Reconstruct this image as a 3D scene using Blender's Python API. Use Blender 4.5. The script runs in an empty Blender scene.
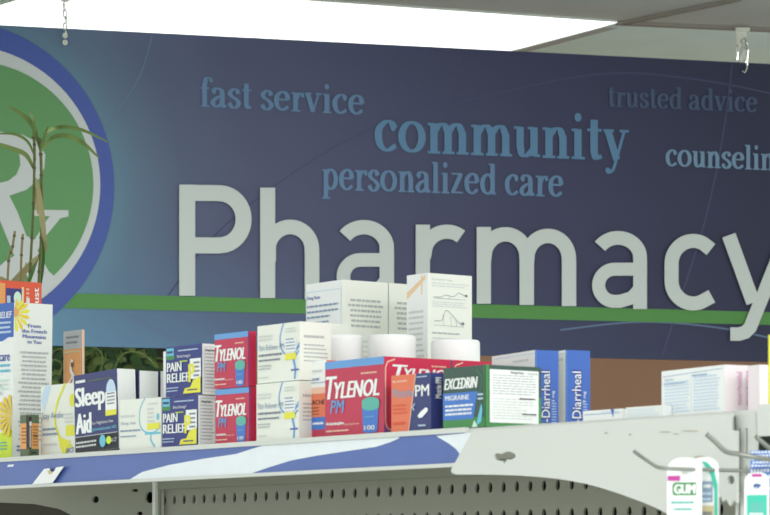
import bpy, math, random
from mathutils import Vector, Matrix
random.seed(7)
S = bpy.context.scene
COL = S.collection

# ------------------------------------------------------------------ camera, world, lights
F = 3000.0          # focal length in pixels of the 770 px wide frame
CX, HY = 385.0, 577.0   # column of the view axis, row of the horizon
H = 1.30            # camera height
cam_d = bpy.data.cameras.new('camera'); cam = bpy.data.objects.new('camera', cam_d); COL.objects.link(cam)
cam_d.sensor_width = 36.0; cam_d.lens = 36.0 * F / 770.0
cam_d.shift_y = (HY - 257.5) / 770.0
cam_d.clip_end = 100
cam.location = (0, 0, H); cam.rotation_euler = (math.pi / 2, 0, 0)
cam_d.dof.use_dof = True; cam_d.dof.focus_distance = 5.0; cam_d.dof.aperture_fstop = 30
S.camera = cam
w = bpy.data.worlds.new('world'); S.world = w; w.use_nodes = True
w.node_tree.nodes['Background'].inputs[0].default_value = (0.94, 1.0, 0.99, 1)
w.node_tree.nodes['Background'].inputs[1].default_value = 1.75
def area(name, loc, size, sy, power, aim=(0, 0, -1), col=(1, .99, .95)):
    d = bpy.data.lights.new(name, 'AREA'); d.shape = 'RECTANGLE'; d.size = size; d.size_y = sy
    d.energy = power; d.color = col
    o = bpy.data.objects.new(name, d); COL.objects.link(o); o.location = loc
    o.rotation_euler = Vector(aim).to_track_quat('-Z', 'Y').to_euler(); return o
area('aisle_light', (-0.6, 1.2, 3.1), 2.4, 1.2, 24)
area('aisle_light', (2.6, 0.2, 3.1), 2.4, 1.2, 95)
area('hall_light', (0.6, 7.2, 3.1), 3.4, 1.6, 72)
area('back_wall_fill', (1.2, 10.35, 3.1), 3.4, .3, 45)  # fill lamp added behind the sign to brighten wall and ceiling
S.view_settings.view_transform = 'Standard'; S.view_settings.look = 'None'
S.view_settings.gamma = 1.0; S.view_settings.use_curve_mapping = False
S.view_settings.exposure = 0.0

# ------------------------------------------------------------------ materials
MATS = {}
def lin(c):
    return tuple(((v / 255.0) / 12.92 if v / 255.0 <= .04045 else ((v / 255.0 + .055) / 1.055) ** 2.4) for v in c)
def mat(name, rgb, rough=.55, metal=0.0, emit=0.0, var=.05, scale=40, spec=.3):
    if name in MATS: return MATS[name]
    m = bpy.data.materials.new(name); m.use_nodes = True
    nt = m.node_tree; b = nt.nodes['Principled BSDF']
    c = lin(rgb)
    b.inputs['Roughness'].default_value = rough; b.inputs['Metallic'].default_value = metal
    b.inputs['Specular IOR Level'].default_value = spec
    tc = nt.nodes.new('ShaderNodeTexCoord'); nz = nt.nodes.new('ShaderNodeTexNoise')
    nz.inputs['Scale'].default_value = scale; nt.links.new(tc.outputs['Object'], nz.inputs['Vector'])
    mx = nt.nodes.new('ShaderNodeMix'); mx.data_type = 'RGBA'
    mx.inputs[6].default_value = tuple(v * (1 - var) for v in c) + (1,)
    mx.inputs[7].default_value = tuple(min(1, v * (1 + var)) for v in c) + (1,)
    nt.links.new(nz.outputs['Fac'], mx.inputs[0]); nt.links.new(mx.outputs[2], b.inputs['Base Color'])
    if emit:
        b.inputs['Emission Color'].default_value = c + (1,); b.inputs['Emission Strength'].default_value = emit
    MATS[name] = m; return m
PAL = dict(
 white=(236, 238, 237), offwhite=(228, 231, 226), cream=(229, 231, 222), navy=(62, 68, 116), navy2=(58, 66, 128),
 red=(190, 60, 86), crimson=(204, 44, 78), sky=(104, 156, 212), blue=(74, 122, 200), royal=(66, 104, 184),
 yellow=(226, 222, 72), yell2=(232, 200, 60), orange=(222, 120, 88), orng2=(226, 160, 96), green=(72, 138, 80), dgreen=(64, 88, 80),
 olive=(92, 108, 84), lime=(206, 226, 60), teal=(96, 178, 166), teal2=(70, 190, 165), black=(40, 42, 52), ink=(122, 126, 138),
 grayink=(176, 180, 182), paleink=(206, 209, 208), cyan=(110, 190, 214), pink=(232, 222, 226), magenta=(196, 70, 160),
 purple=(112, 80, 150), lightblue=(196, 216, 236), blueink=(130, 160, 196), tan=(206, 190, 150), brown=(120, 88, 60),
 redorange=(220, 92, 66), peach=(232, 190, 168), mint=(206, 232, 214), inkblue=(88, 100, 170), orangepale=(236, 204, 164), greyblue=(138, 156, 180))
def M(k):
    return mat(k, PAL[k], rough=.5, var=.02)

# ------------------------------------------------------------------ geometry helpers
class MB:
    def __init__(s): s.v = []; s.f = []; s.m = []; s.mats = []
    def mi(s, m):
        if isinstance(m, str): m = M(m)
        if m not in s.mats: s.mats.append(m)
        return s.mats.index(m)
    def poly(s, pts, m):
        n = len(s.v); s.v += [tuple(p) for p in pts]; s.f.append(tuple(range(n, n + len(pts)))); s.m.append(s.mi(m))
    def mesh(s, vs, fs, m):
        n = len(s.v); k = s.mi(m); s.v += [tuple(p) for p in vs]
        for f in fs: s.f.append(tuple(i + n for i in f)); s.m.append(k)
    def box(s, lo, hi, m, fn=lambda p: p):
        x0, y0, z0 = lo; x1, y1, z1 = hi
        vs = [(x0,y0,z0),(x1,y0,z0),(x1,y1,z0),(x0,y1,z0),(x0,y0,z1),(x1,y0,z1),(x1,y1,z1),(x0,y1,z1)]
        s.mesh([fn(Vector(p)) for p in vs], [(0,3,2,1),(4,5,6,7),(0,1,5,4),(1,2,6,5),(2,3,7,6),(3,0,4,7)], m)
    def tube(s, pts, r, m, n=8, cap=True, r1=None):
        pts = [Vector(p) for p in pts]; N = len(pts); vs = []; up = None
        for i, p in enumerate(pts):
            t = (pts[min(i + 1, N - 1)] - pts[max(i - 1, 0)]).normalized()
            if up is None:
                up = Vector((0, 0, 1)) if abs(t.z) < .9 else Vector((0, 1, 0))
            a = t.cross(up).normalized(); up = a.cross(t).normalized()
            rr = r if r1 is None else r + (r1 - r) * i / (N - 1)
            for k in range(n):
                an = 2 * math.pi * k / n; vs.append(p + a * math.cos(an) * rr + up * math.sin(an) * rr)
        fs = [(i*n+k, i*n+(k+1)%n, (i+1)*n+(k+1)%n, (i+1)*n+k) for i in range(N-1) for k in range(n)]
        if cap: fs += [tuple(range(n))[::-1], tuple((N-1)*n+k for k in range(n))]
        s.mesh(vs, fs, m)
    def lathe(s, prof, c, m, n=32):
        vs = []; 
        for r, z in prof:
            for k in range(n):
                a = 2*math.pi*k/n; vs.append((c[0]+r*math.cos(a), c[1]+r*math.sin(a), c[2]+z))
        N = len(prof)
        fs = [(i*n+k, i*n+(k+1)%n, (i+1)*n+(k+1)%n, (i+1)*n+k) for i in range(N-1) for k in range(n)]
        fs += [tuple(range(n))[::-1], tuple((N-1)*n+k for k in range(n))]
        s.mesh(vs, fs, m)
    def build(s, name, parent=None, origin=None, smooth=False, **kw):
        me = bpy.data.meshes.new(name)
        vs = s.v
        if origin is not None: vs = [tuple(Vector(v) - Vector(origin)) for v in vs]
        me.from_pydata(vs, [], s.f)
        for m in s.mats: me.materials.append(m)
        me.polygons.foreach_set('material_index', s.m)
        if smooth:
            me.polygons.foreach_set('use_smooth', [len(f) <= 4 for f in s.f])
        me.update()
        o = bpy.data.objects.new(name, me); COL.objects.link(o)
        if origin is not None: o.location = origin
        if parent:
            o.parent = parent
            o.matrix_parent_inverse = parent.matrix_basis.inverted()
        tag(o, **kw); return o
def tag(o, label=None, cat=None, group=None, kind=None):
    if label: o['label'] = label
    if cat: o['category'] = cat
    if group: o['group'] = group
    if kind: o['kind'] = kind
    return o
def empty(name, loc, **kw):
    o = bpy.data.objects.new(name, None); COL.objects.link(o); o.location = loc; tag(o, **kw)
    return o
def shape2d(outer, holes=(), depth=0.0):
    """filled outline with holes -> verts, faces (local x, y; z = +-depth)"""
    c = bpy.data.curves.new('t', 'CURVE'); c.dimensions = '2D'; c.fill_mode = 'BOTH'; c.extrude = depth
    for pl in [outer] + list(holes):
        sp = c.splines.new('POLY'); sp.points.add(len(pl) - 1); sp.use_cyclic_u = True
        for i, p in enumerate(pl): sp.points[i].co = (p[0], p[1], 0, 1)
    o = bpy.data.objects.new('t', c); me = bpy.data.meshes.new_from_object(o)
    vs = [v.co.copy() for v in me.vertices]; fs = [tuple(p.vertices) for p in me.polygons]
    bpy.data.objects.remove(o); bpy.data.curves.remove(c); bpy.data.meshes.remove(me)
    return vs, fs
TC = {}
def text2d(s, bold=0.0, shear=0.0):
    k = (s, bold, shear)
    if k in TC: return TC[k]
    c = bpy.data.curves.new('t', 'FONT'); c.body = s; c.offset = bold; c.shear = shear; c.resolution_u = 3
    o = bpy.data.objects.new('t', c); me = bpy.data.meshes.new_from_object(o)
    vs = [(v.co.x, v.co.y) for v in me.vertices]; fs = [tuple(p.vertices) for p in me.polygons]
    x0 = min(v[0] for v in vs); x1 = max(v[0] for v in vs); y0 = min(v[1] for v in vs); y1 = max(v[1] for v in vs)
    vs = [((x - x0) / (x1 - x0), (y - y0) / (y1 - y0)) for x, y in vs]
    bpy.data.objects.remove(o); bpy.data.curves.remove(c); bpy.data.meshes.remove(me)
    TC[k] = (vs, fs); return TC[k]
def P(x, y, z):
    return Vector(((x - CX) * z / F, z, H + (HY - y) * z / F))

# ------------------------------------------------------------------ the top shelf line
HS = 0.156                                   # shelf top above the eye
def zf(x): return F * HS / (HY - (458.8 - .0655 * x))
A0 = P(0, 458.8, zf(0)); A1 = P(465, 458.8 - .0655 * 465, zf(465))
U = Vector((A1.x - A0.x, A1.y - A0.y, 0)).normalized()      # along the shelf, to the right and nearer
B = Vector((-U.y, U.x, 0))                                   # into the shelf
SD = A0.dot(B)
def on(x, y, s):                              # a point on the plane s metres behind the shelf front
    r = Vector(((x - CX) / F, 1, 0)); k = (s + SD) / r.dot(B)
    return P(x, y, k)
def tcoord(x, s): return on(x, HY, s).dot(U)
SHZ = H + HS
def us(t, s, z): return U * t + B * (s + SD) + Vector((0, 0, z))

# ------------------------------------------------------------------ setting
def zsign(x, z0=9.7): return z0 * 10215.0 / (10600.0 - x)
SU = (P(700, HY, zsign(700)) - P(0, HY, zsign(0))).normalized(); SN = Vector((SU.y, -SU.x, 0))   # SN towards the viewer
SB = -SN
CZ = H + 1.85
def cl(x, y): return P(x, y, F * (CZ - H) / (HY - y))
m_floor = mat('floor_tile', (196, 199, 190), .5)
m_ceil = mat('ceiling_panel', (232, 250, 236), .9, scale=6)
m_ceil2 = mat('ceiling_grey', (180, 180, 176), .9, scale=6)
m_wall = mat('wall_brown', (124, 94, 74), .8, scale=3)
b = MB(); b.box((-8, -2, -.05), (8, 16, 0), m_floor); b.build('floor', kind='structure')
g0 = cl(617, 22)
sp0 = P(385, HY, 9.78)
tb = (g0 - sp0).dot(SU)
b = MB()   # pale ceiling field beyond the cross bar
def sg(t, s, z, base=sp0): return Vector((base.x, base.y, 0)) + SU * t + SB * s + Vector((0, 0, z))
sb_ = (Vector((g0.x, g0.y, 0)) - Vector((sp0.x, sp0.y, 0))).dot(SB)
b.box((-7, sb_, CZ), (7, 4, CZ + .05), m_ceil, lambda p: sg(*p)); b.build('ceiling', kind='structure')
b = MB(); b.box((-7, -8.5, CZ), (7, sb_, CZ + .05), m_ceil2, lambda p: sg(*p)); b.build('ceiling', kind='structure')
b = MB(); b.box((-7, 1.6, 0), (7, 1.75, CZ), m_wall, lambda p: sg(*p)); b.build('wall_back', kind='structure')
# ceiling grid bars
def bar(p, q, wd, m, name, z=.012):
    p = Vector(p); q = Vector(q); d = (q - p).normalized(); n = Vector((-d.y, d.x, 0)) * wd / 2
    b = MB(); L = (q - p).length
    b.box((0, -wd/2, -z), (L, wd/2, 0), m, lambda v: p + d * v.x + Vector((-d.y, d.x, 0)) * v.y + Vector((0, 0, v.z)))
    return b.build(name, kind='structure')
m_bar = mat('grid_bar', (140, 134, 126), .6)
m_bar2 = mat('grid_bar_pale', (190, 192, 184), .6)
bar(cl(617, 21), cl(1000, 21 + 383 * .046), .03, m_bar, 'trim_1')
bar(cl(611, 24), cl(470, 61.7), .05, m_bar2, 'trim_2')
bar(cl(625, 21), cl(740, -3), .025, m_bar, 'trim_3')
# ceiling light
m_lamp = mat('lamp_diffuser', (250, 255, 250), .5, emit=1.7)
m_white_metal = mat('white_metal', (207, 209, 204), .45, scale=9, var=.025)
c4 = [cl(617, 20), cl(440, 67), cl(-170, 52), cl(72, -18)]
L0 = sum(c4, Vector()) / 4
lt = empty('ceiling_light', L0, label='long bright fluorescent ceiling light panel above the blue sign', cat='light')
b = MB(); dz = Vector((0, 0, -.009))
b.poly([p + dz for p in c4][::-1], m_lamp); b.poly([p + dz * .5 for p in c4], m_lamp)
for i in range(4): b.poly([c4[i] + dz, c4[(i+1) % 4] + dz, c4[(i+1) % 4] + dz * .5, c4[i] + dz * .5], m_lamp)
b.build('diffuser', lt)
b = MB()
for i in range(4):
    b.tube([c4[i] + dz * .5, c4[(i+1) % 4] + dz * .5], .004, m_white_metal, 6)
b.build('frame', lt)

# ------------------------------------------------------------------ pharmacy sign
EPS = .0012
def sp(x, y, l=0):
    return P(x, y, zsign(x)) + SN * EPS * l
org = sp(-45, 187)
sign = empty('hanging_sign', sp(385, 200), label='wide dark blue pharmacy sign hanging from the ceiling by small hooks', cat='sign')
m_sign = bpy.data.materials.new('sign_print_glare'); m_sign.use_nodes = True
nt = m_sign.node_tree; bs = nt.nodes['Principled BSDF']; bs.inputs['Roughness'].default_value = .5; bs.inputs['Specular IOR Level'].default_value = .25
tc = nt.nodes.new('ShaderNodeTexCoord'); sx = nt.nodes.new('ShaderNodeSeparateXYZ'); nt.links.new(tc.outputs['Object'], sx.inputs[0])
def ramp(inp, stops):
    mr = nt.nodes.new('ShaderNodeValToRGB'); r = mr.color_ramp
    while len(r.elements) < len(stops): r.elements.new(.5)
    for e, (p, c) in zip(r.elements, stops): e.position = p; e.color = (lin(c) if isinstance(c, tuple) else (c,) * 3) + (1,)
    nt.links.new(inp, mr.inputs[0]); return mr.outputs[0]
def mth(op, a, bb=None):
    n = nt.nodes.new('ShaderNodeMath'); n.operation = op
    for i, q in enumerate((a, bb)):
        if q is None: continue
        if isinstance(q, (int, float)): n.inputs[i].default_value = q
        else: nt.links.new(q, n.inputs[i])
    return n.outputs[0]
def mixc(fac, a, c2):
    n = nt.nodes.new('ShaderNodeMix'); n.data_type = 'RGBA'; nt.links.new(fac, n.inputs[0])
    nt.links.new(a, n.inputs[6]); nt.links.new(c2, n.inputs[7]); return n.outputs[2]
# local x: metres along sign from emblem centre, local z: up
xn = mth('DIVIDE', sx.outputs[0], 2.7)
basec = ramp(xn, [(0.15, (86, 92, 122)), (.45, (74, 78, 108)), (.7, (60, 63, 92)), (1.0, (48, 50, 74))])  # printed navy fade, with lamp glare painted into its lighter left end
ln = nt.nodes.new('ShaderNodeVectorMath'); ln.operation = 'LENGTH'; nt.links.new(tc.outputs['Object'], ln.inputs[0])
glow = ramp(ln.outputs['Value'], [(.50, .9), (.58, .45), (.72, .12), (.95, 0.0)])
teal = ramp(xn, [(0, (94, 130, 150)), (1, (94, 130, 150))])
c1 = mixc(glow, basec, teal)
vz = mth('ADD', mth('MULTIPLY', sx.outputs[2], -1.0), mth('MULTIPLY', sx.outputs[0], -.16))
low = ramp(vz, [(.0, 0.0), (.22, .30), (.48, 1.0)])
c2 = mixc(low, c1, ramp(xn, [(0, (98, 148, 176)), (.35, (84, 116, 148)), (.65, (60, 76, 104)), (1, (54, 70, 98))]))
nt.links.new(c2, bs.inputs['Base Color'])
def frame_build(mb, name, parent, o=org, ax=SU, **kw):
    """mesh with local x along the sign, z up"""
    rot = Matrix(((ax.x, -ax.y, 0), (ax.y, ax.x, 0), (0, 0, 1)))
    inv = rot.inverted(); mb.v = [tuple(inv @ (Vector(v) - o)) for v in mb.v]
    ob = mb.build(name, None, **kw); M4 = rot.to_4x4(); M4.translation = o
    ob.matrix_world = M4
    if parent: ob.parent = parent; ob.matrix_parent_inverse = Matrix.Translation(parent.location).inverted()
    return ob
XL, XR = -215, 940
def ytop(x): return 25 + .0506 * x
def ybot(x): return 344.5 + .0225 * x
b = MB()
f4 = [sp(XL, ybot(XL)), sp(XR, ybot(XR)), sp(XR, ytop(XR)), sp(XL, ytop(XL))]
b4 = [p + SB * .02 for p in f4]
m_edge = mat('sign_edge', (70, 74, 96), .5)
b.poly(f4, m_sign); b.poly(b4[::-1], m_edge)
for i in range(4): b.poly([f4[(i+1) % 4], f4[i], b4[i], b4[(i+1) % 4]], m_edge)
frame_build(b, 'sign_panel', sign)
m_stripe = mat('stripe_green', (78, 134, 68), .5, var=.02)
b = MB()
def ribbon(b, pts, wd, m, l, fn, closed=False):
    pts = [Vector(p) for p in pts]; N = len(pts); L = []; R = []
    for i, p in enumerate(pts):
        if closed: a, c = pts[i-1], pts[(i+1) % N]
        else: a, c = pts[max(0, i-1)], pts[min(N-1, i+1)]
        d1 = (p - a); d2 = (c - p)
        d1 = d1.normalized() if d1.length > 1e-9 else d2.normalized(); d2 = d2.normalized() if d2.length > 1e-9 else d1
        t = (d1 + d2).normalized(); n = Vector((-t.y, t.x)); k = 1 / max(.5, t.dot(d1))
        ww = wd(t) if callable(wd) else wd
        L.append(fn(p + n * ww * k / 2, l)); R.append(fn(p - n * ww * k / 2, l))
    for i in range(N if closed else N - 1):
        j = (i + 1) % N; b.poly([L[i], L[j], R[j], R[i]], m)
def spf(p, l): return sp(p.x, p.y, l)
def arc(cx, cy, rx, ry, a0, a1, n=14):
    return [(cx + rx * math.cos(math.radians(a0 + (a1-a0)*i/n)), cy - ry * math.sin(math.radians(a0 + (a1-a0)*i/n))) for i in range(n+1)]
# faint swirl lines
m_sw = mat('swirl_line', (92, 112, 140), .5); m_sw2 = mat('swirl_line_dark', (64, 70, 101), .5)
def cat(pts, k=8, closed=False):
    pts = [Vector(p) for p in pts]; N = len(pts); out = []
    rng = range(N if closed else N - 1)
    for i in rng:
        g = (lambda j: pts[j % N]) if closed else (lambda j: pts[max(0, min(N-1, j))])
        p0, p1, p2, p3 = g(i-1), g(i), g(i+1), g(i+2)
        for s in range(k):
            t = s / k
            out.append(.5 * ((2*p1) + (p2-p0)*t + (2*p0-5*p1+4*p2-p3)*t*t + (3*p1-p0-3*p2+p3)*t**3))
    if not closed: out.append(pts[-1])
    return out
for pts, m in (([(152, 36), (140, 75), (122, 105), (106, 128)], m_sw), ([(165, 300), (215, 235), (290, 175), (370, 130), (470, 100), (600, 74), (700, 80), (800, 100)], m_sw2),
          ([(468, 50), (456, 100), (440, 160), (428, 225), (410, 290)], m_sw2), ([(732, 64), (722, 140), (705, 220), (680, 300), (662, 356)], m_sw2),
          ([(560, 330), (640, 322), (720, 328), (800, 345)], m_sw), ([(110, 300), (135, 318), (180, 340)], m_sw)):
    b = MB(); ribbon(b, cat(pts), 1.7, m, 1, spf); frame_build(b, 'swirl_line', sign)
b = MB()
xs = list(range(60, XR + 1, 40)) + [XR]
for xa, xb in zip(xs[:-1], xs[1:]):
    yt = lambda x: 291.3 + .0272 * x; yb = lambda x: 306.5 + .0240 * x
    b.poly([sp(xa, yb(xa), 2), sp(xb, yb(xb), 2), sp(xb, yt(xb), 2), sp(xa, yt(xa), 2)], m_stripe)
frame_build(b, 'green_stripe', sign)
# emblem
m_ring = mat('emblem_blue', (66, 86, 158), .5, var=.02); m_rw = mat('emblem_white', (190, 196, 196), .5, var=.02); m_rg = mat('emblem_green', (92, 144, 92), .5, var=.02)
def clipdisc(cx, cy, rx, ry, m, name, l, par):
    b = MB(); pts = []
    for i in range(96):
        a = 2*math.pi*i/96; x = cx + rx*math.cos(a); y = cy + ry*math.sin(a)
        y = max(y, ytop(x) + .3); pts.append(sp(x, y, l))
    b.poly(pts[::-1], m); return frame_build(b, name, par)
em = clipdisc(-55, 187, 169, 168, m_ring, 'emblem', 3, sign)
def sub(b, name, par):
    o = frame_build(b, name, None); mw = o.matrix_world.copy(); o.parent = par
    o.matrix_parent_inverse = (Matrix.Translation(sign.location) @ Matrix.Identity(4)).inverted() if par is sign else par.matrix_basis.inverted() if False else Matrix.Identity(4)
    return o, mw
PEND = []
def disc_sub(cx, cy, r, m, name, l, clip=True):
    b = MB(); pts = []
    for i in range(96):
        a = 2*math.pi*i/96; x = cx + r*math.cos(a); y = max(cy + r*math.sin(a), ytop(x) + .3); pts.append(sp(x, y, l))
    b.poly(pts[::-1], m); return b
b = disc_sub(-40, 185, 140, m_rw, 'r', 4); b2 = disc_sub(-31, 185, 124, m_rg, 'r', 5)
ring = frame_build(b, 'white_ring', sign); disc = frame_build(b2, 'green_disc', sign)
b = MB()
def fill(b, outer, holes, m, l):
    vs, fs = shape2d(outer, holes)
    b.mesh([sp(v.x, v.y, l) for v in vs], [f[::-1] for f in fs], m)
rxo = [(-62, 132), (0, 132), (22, 135), (38, 143), (45, 155), (44, 168), (38, 180), (26, 190), (9, 196), (17, 212), (26, 236), (34, 240), (48, 218), (50, 216.5),
       (32, 216), (32, 210), (68, 210.5), (68, 216.8), (60, 218.5), (44, 238), (37, 251), (48, 271), (60, 282), (40, 296), (30, 283), (23, 268), (12, 280), (-5, 292), (-30, 296),
       (-18, 283), (4, 262), (14, 256), (9, 244), (0, 222), (-9, 203), (-20, 200), (-24, 200), (-24, 262), (-62, 262)]
hole = [(-24, 143), (0, 143), (12, 147), (19, 155), (20, 165), (16, 175), (8, 181), (-4, 184), (-24, 184)]
fill(b, rxo, [hole], m_rw, 6)
frame_build(b, 'prescription_symbol', sign)
# big lettering
m_let = mat('letter_white', (192, 200, 197), .5, var=.015)
b = MB()
STL = [7.0]
def st(pts, wd): STL[0] += .12; ribbon(b, pts, wd, m_let, STL[0], spf)
def arcs(cx, cy, rx, ry, a0, a1): return arc(cx, cy, rx, ry, a0, a1, 16)
st([(186.6, 185), (186.6, 296)], 16)
st([(186.6, 193.2), (216, 193.4)] + arcs(219, 219.6, 24, 26, 88, -88) + [(216, 245.8), (186.6, 245.6)], 16)
st([(267, 188), (267, 298.3)], 15)
st([(268, 262)] + arcs(289.5, 250, 21.8, 22.8, 172, 8)[0:] + [(311.3, 256), (311.3, 299.6)], 14.6)
def glyph_a(ox, oy, k):
    q = lambda L: [((x - 639) * k + ox, (y - 309) * k + oy) for x, y in L]
    st(q(arcs(617, 258, 22, 19.8, 145, 8) + [(639, 262), (639, 309.3)]), 13.8 * k)
    st(q([(639, 269.5), (615, 269.5)] + arcs(613.5, 285.6, 16, 16.1, 95, 265) + [(619, 301.6), (631, 298), (637, 291)]), 13.0 * k)
glyph_a(386, 301.5, 1.045)
st([(422, 225), (422, 303)], 14.2)
st([(423, 258)] + arcs(446, 253, 22, 21, 165, 50), 14.2)
st([(482.9, 227.3), (482.9, 304)], 14.2)
st([(483, 262)] + arcs(504.5, 257, 21, 22.4, 168, 6) + [(525.8, 262), (525.8, 305.2)], 14.4)
st([(526, 264)] + arcs(547, 259, 20.9, 22.8, 168, 6) + [(568, 264), (568, 306.4)], 14.4)
glyph_a(639, 309, 1.0)
st([(709.8, 249.8)] + arcs(692, 264, 21.6, 22.8, 62, 180) + arcs(692, 281, 21.6, 22.8, 180, 300) + [(710.6, 296.5)], 14)
st([(727.6, 235.6), (752, 303)], 14)
st([(729, 334.3), (738, 334.3), (744, 332.5), (749, 327.5), (753.5, 316), (760.5, 299), (784, 239)], 13.4)
frame_build(b, 'lettering', sign)
# serif slogans
G = {
'c': (.82, [('s', [(.70,.74),(.58,.93),(.40,.95),(.18,.74),(.14,.48),(.22,.18),(.45,.04),(.74,.2)]), ('d', .65,.76,.10)]),
'o': (.98, [('o', .48,.5,.35,.46)]),
'e': (.86, [('l', [(.14,.56),(.76,.56)]), ('s', [(.74,.56),(.66,.86),(.44,.96),(.20,.78),(.14,.48),(.22,.18),(.46,.04),(.76,.22)])]),
'a': (.88, [('s', [(.16,.74),(.24,.92),(.42,.96),(.58,.86),(.62,.65)]), ('l', [(.62,.7),(.62,.14)]), ('s', [(.62,.2),(.69,.05),(.84,.10)]), ('s', [(.62,.6),(.32,.48),(.13,.26),(.22,.06),(.40,.05),(.62,.22)]), ('d',.19,.76,.1)]),
's': (.72, [('s', [(.58,.74),(.50,.93),(.32,.96),(.15,.78),(.24,.6),(.46,.46),(.60,.26),(.46,.05),(.26,.04),(.10,.26)])]),
't': (.58, [('l', [(.28,1.28),(.28,.2)]), ('s', [(.28,.25),(.35,.05),(.54,.12)]), ('h', .04,.54,.95)]),
'f': (.58, [('l', [(.28,0),(.28,1.15)]), ('s', [(.28,1.12),(.36,1.42),(.52,1.47),(.64,1.36)]), ('d',.62,1.34,.1), ('h',.04,.52,.95), ('h',.06,.54,.03)]),
'r': (.74, [('l', [(.28,0),(.28,.96)]), ('h',.06,.54,.03), ('h',.04,.28,.93), ('s', [(.28,.6),(.42,.86),(.58,.92),(.68,.84)]), ('d',.65,.82,.11)]),
'v': (.92, [('l', [(.18,.95),(.46,.02)]), ('n', [(.46,.02),(.74,.95)]), ('h',.02,.38,.95), ('h',.58,.9,.95)]),
'y': (.92, [('l', [(.18,.95),(.48,.02)]), ('n', [(.74,.95),(.46,.0),(.34,-.32),(.18,-.4)]), ('h',.02,.38,.95), ('h',.58,.9,.95), ('d',.17,-.34,.1)]),
'i': (.54, [('l', [(.26,0),(.26,.96)]), ('h',.04,.5,.03), ('h',.04,.26,.93), ('d',.26,1.34,.14)]),
'l': (.54, [('l', [(.26,0),(.26,1.47)]), ('h',.04,.5,.03), ('h',.04,.26,1.43)]),
'n': (1.0, [('l', [(.26,0),(.26,.96)]), ('h',.04,.48,.03), ('h',.04,.26,.93), ('s', [(.26,.68),(.44,.90),(.62,.92),(.74,.66)]), ('l', [(.74,.72),(.74,0)]), ('h',.54,.96,.03)]),
'm': (1.5, [('l', [(.26,0),(.26,.96)]), ('h',.04,.48,.03), ('h',.04,.26,.93), ('s', [(.26,.68),(.44,.90),(.62,.92),(.75,.66)]), ('l', [(.75,.72),(.75,0)]), ('h',.55,.97,.03), ('s', [(.75,.68),(.93,.90),(1.11,.92),(1.24,.66)]), ('l', [(1.24,.72),(1.24,0)]), ('h',1.04,1.46,.03)]),
'u': (.98, [('l', [(.24,.96),(.24,.3)]), ('s', [(.24,.36),(.31,.08),(.48,.06),(.72,.28)]), ('l', [(.72,.96),(.72,.03)]), ('h',.02,.24,.93), ('h',.5,.72,.93), ('h',.72,.93,.05)]),
'p': (.98, [('l', [(.26,.96),(.26,-.42)]), ('h',.04,.5,-.40), ('h',.04,.26,.93), ('s', [(.26,.72),(.48,.95),(.72,.82),(.82,.5),(.72,.16),(.48,.04),(.26,.22)])]),
'd': (1.0, [('l', [(.74,1.47),(.74,.03)]), ('h',.52,.74,1.43), ('h',.74,.95,.05), ('s', [(.74,.72),(.52,.95),(.26,.82),(.16,.5),(.26,.16),(.50,.04),(.74,.22)])]),
'z': (.78, [('h',.08,.68,.94), ('l', [(.60,.93),(.14,.05)]), ('h',.06,.72,.05)]),
'g': (.84, [('o', .4,.66,.25,.29), ('n', [(.24,.42),(.16,.28),(.3,.16),(.6,.1),(.76,-.08),(.62,-.34),(.3,-.38),(.1,-.22),(.22,.02),(.4,.06)]), ('h',.55,.82,.92)]),
' ': (.42, [])}
def serif(text, x0, yb0, x1, yb1, xh, m, bold=1.12):
    tot = sum(G[c][0] for c in text); cur = 0; b = MB()
    T, t_ = .23 * bold, .085 * bold
    for ch in text:
        adv, strokes = G[ch]
        if ch == ' ': frame_build(b, 'slogan', sign); b = MB()
        def fn(p, l, cur=cur):
            gx = (cur + p.x) / tot; x = x0 + gx * (x1 - x0); y = yb0 + gx * (yb1 - yb0) - p.y * xh
            return sp(x, y, l)
        wf = lambda t: t_ + (T - t_) * abs(t.y) ** 1.6
        for ii, s in enumerate(strokes):
            lay = 3 + .15 * ii + (.07 if int(cur * 7) % 2 else 0)
            if s[0] == 's': ribbon(b, cat(s[1], 6), wf, m, lay, fn)
            elif s[0] == 'l': ribbon(b, s[1], wf, m, lay, fn)
            elif s[0] == 'n': ribbon(b, cat(s[1], 5) if len(s[1]) > 2 else s[1], .1, m, lay, fn)
            elif s[0] == 'h': ribbon(b, [(s[1], s[3]), (s[2], s[3])], .085, m, lay, fn)
            elif s[0] == 'o': ribbon(b, [(s[1] + s[3]*math.cos(a*math.pi/12), s[2] + s[4]*math.sin(a*math.pi/12)) for a in range(24)], wf, m, lay, fn, True)
            elif s[0] == 'd': b.poly([fn(Vector((s[1] + s[3]*.9*math.cos(a*math.pi/6), s[2] + s[3]*math.sin(a*math.pi/6))), lay) for a in range(12)], m)
        cur += adv
    return frame_build(b, 'slogan', sign)
m_s1 = mat('slogan_blue', (92, 124, 158), .5); m_s2 = mat('slogan_teal', (86, 126, 160), .5); m_s3 = mat('slogan_dim', (66, 84, 112), .5); m_s4 = mat('slogan_light', (110, 140, 168), .5)
serif('fast service', 199, 106.5, 364, 115, 19.5, m_s1)
serif('community', 374, 151, 629, 161, 31, m_s2)
serif('personalized care', 321, 189.5, 563, 197, 21, m_s1)
serif('trusted advice', 607, 106.5, 757, 112.5, 15, m_s3)
serif('counseling', 665, 166, 787, 171, 16.5, m_s4)

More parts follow.
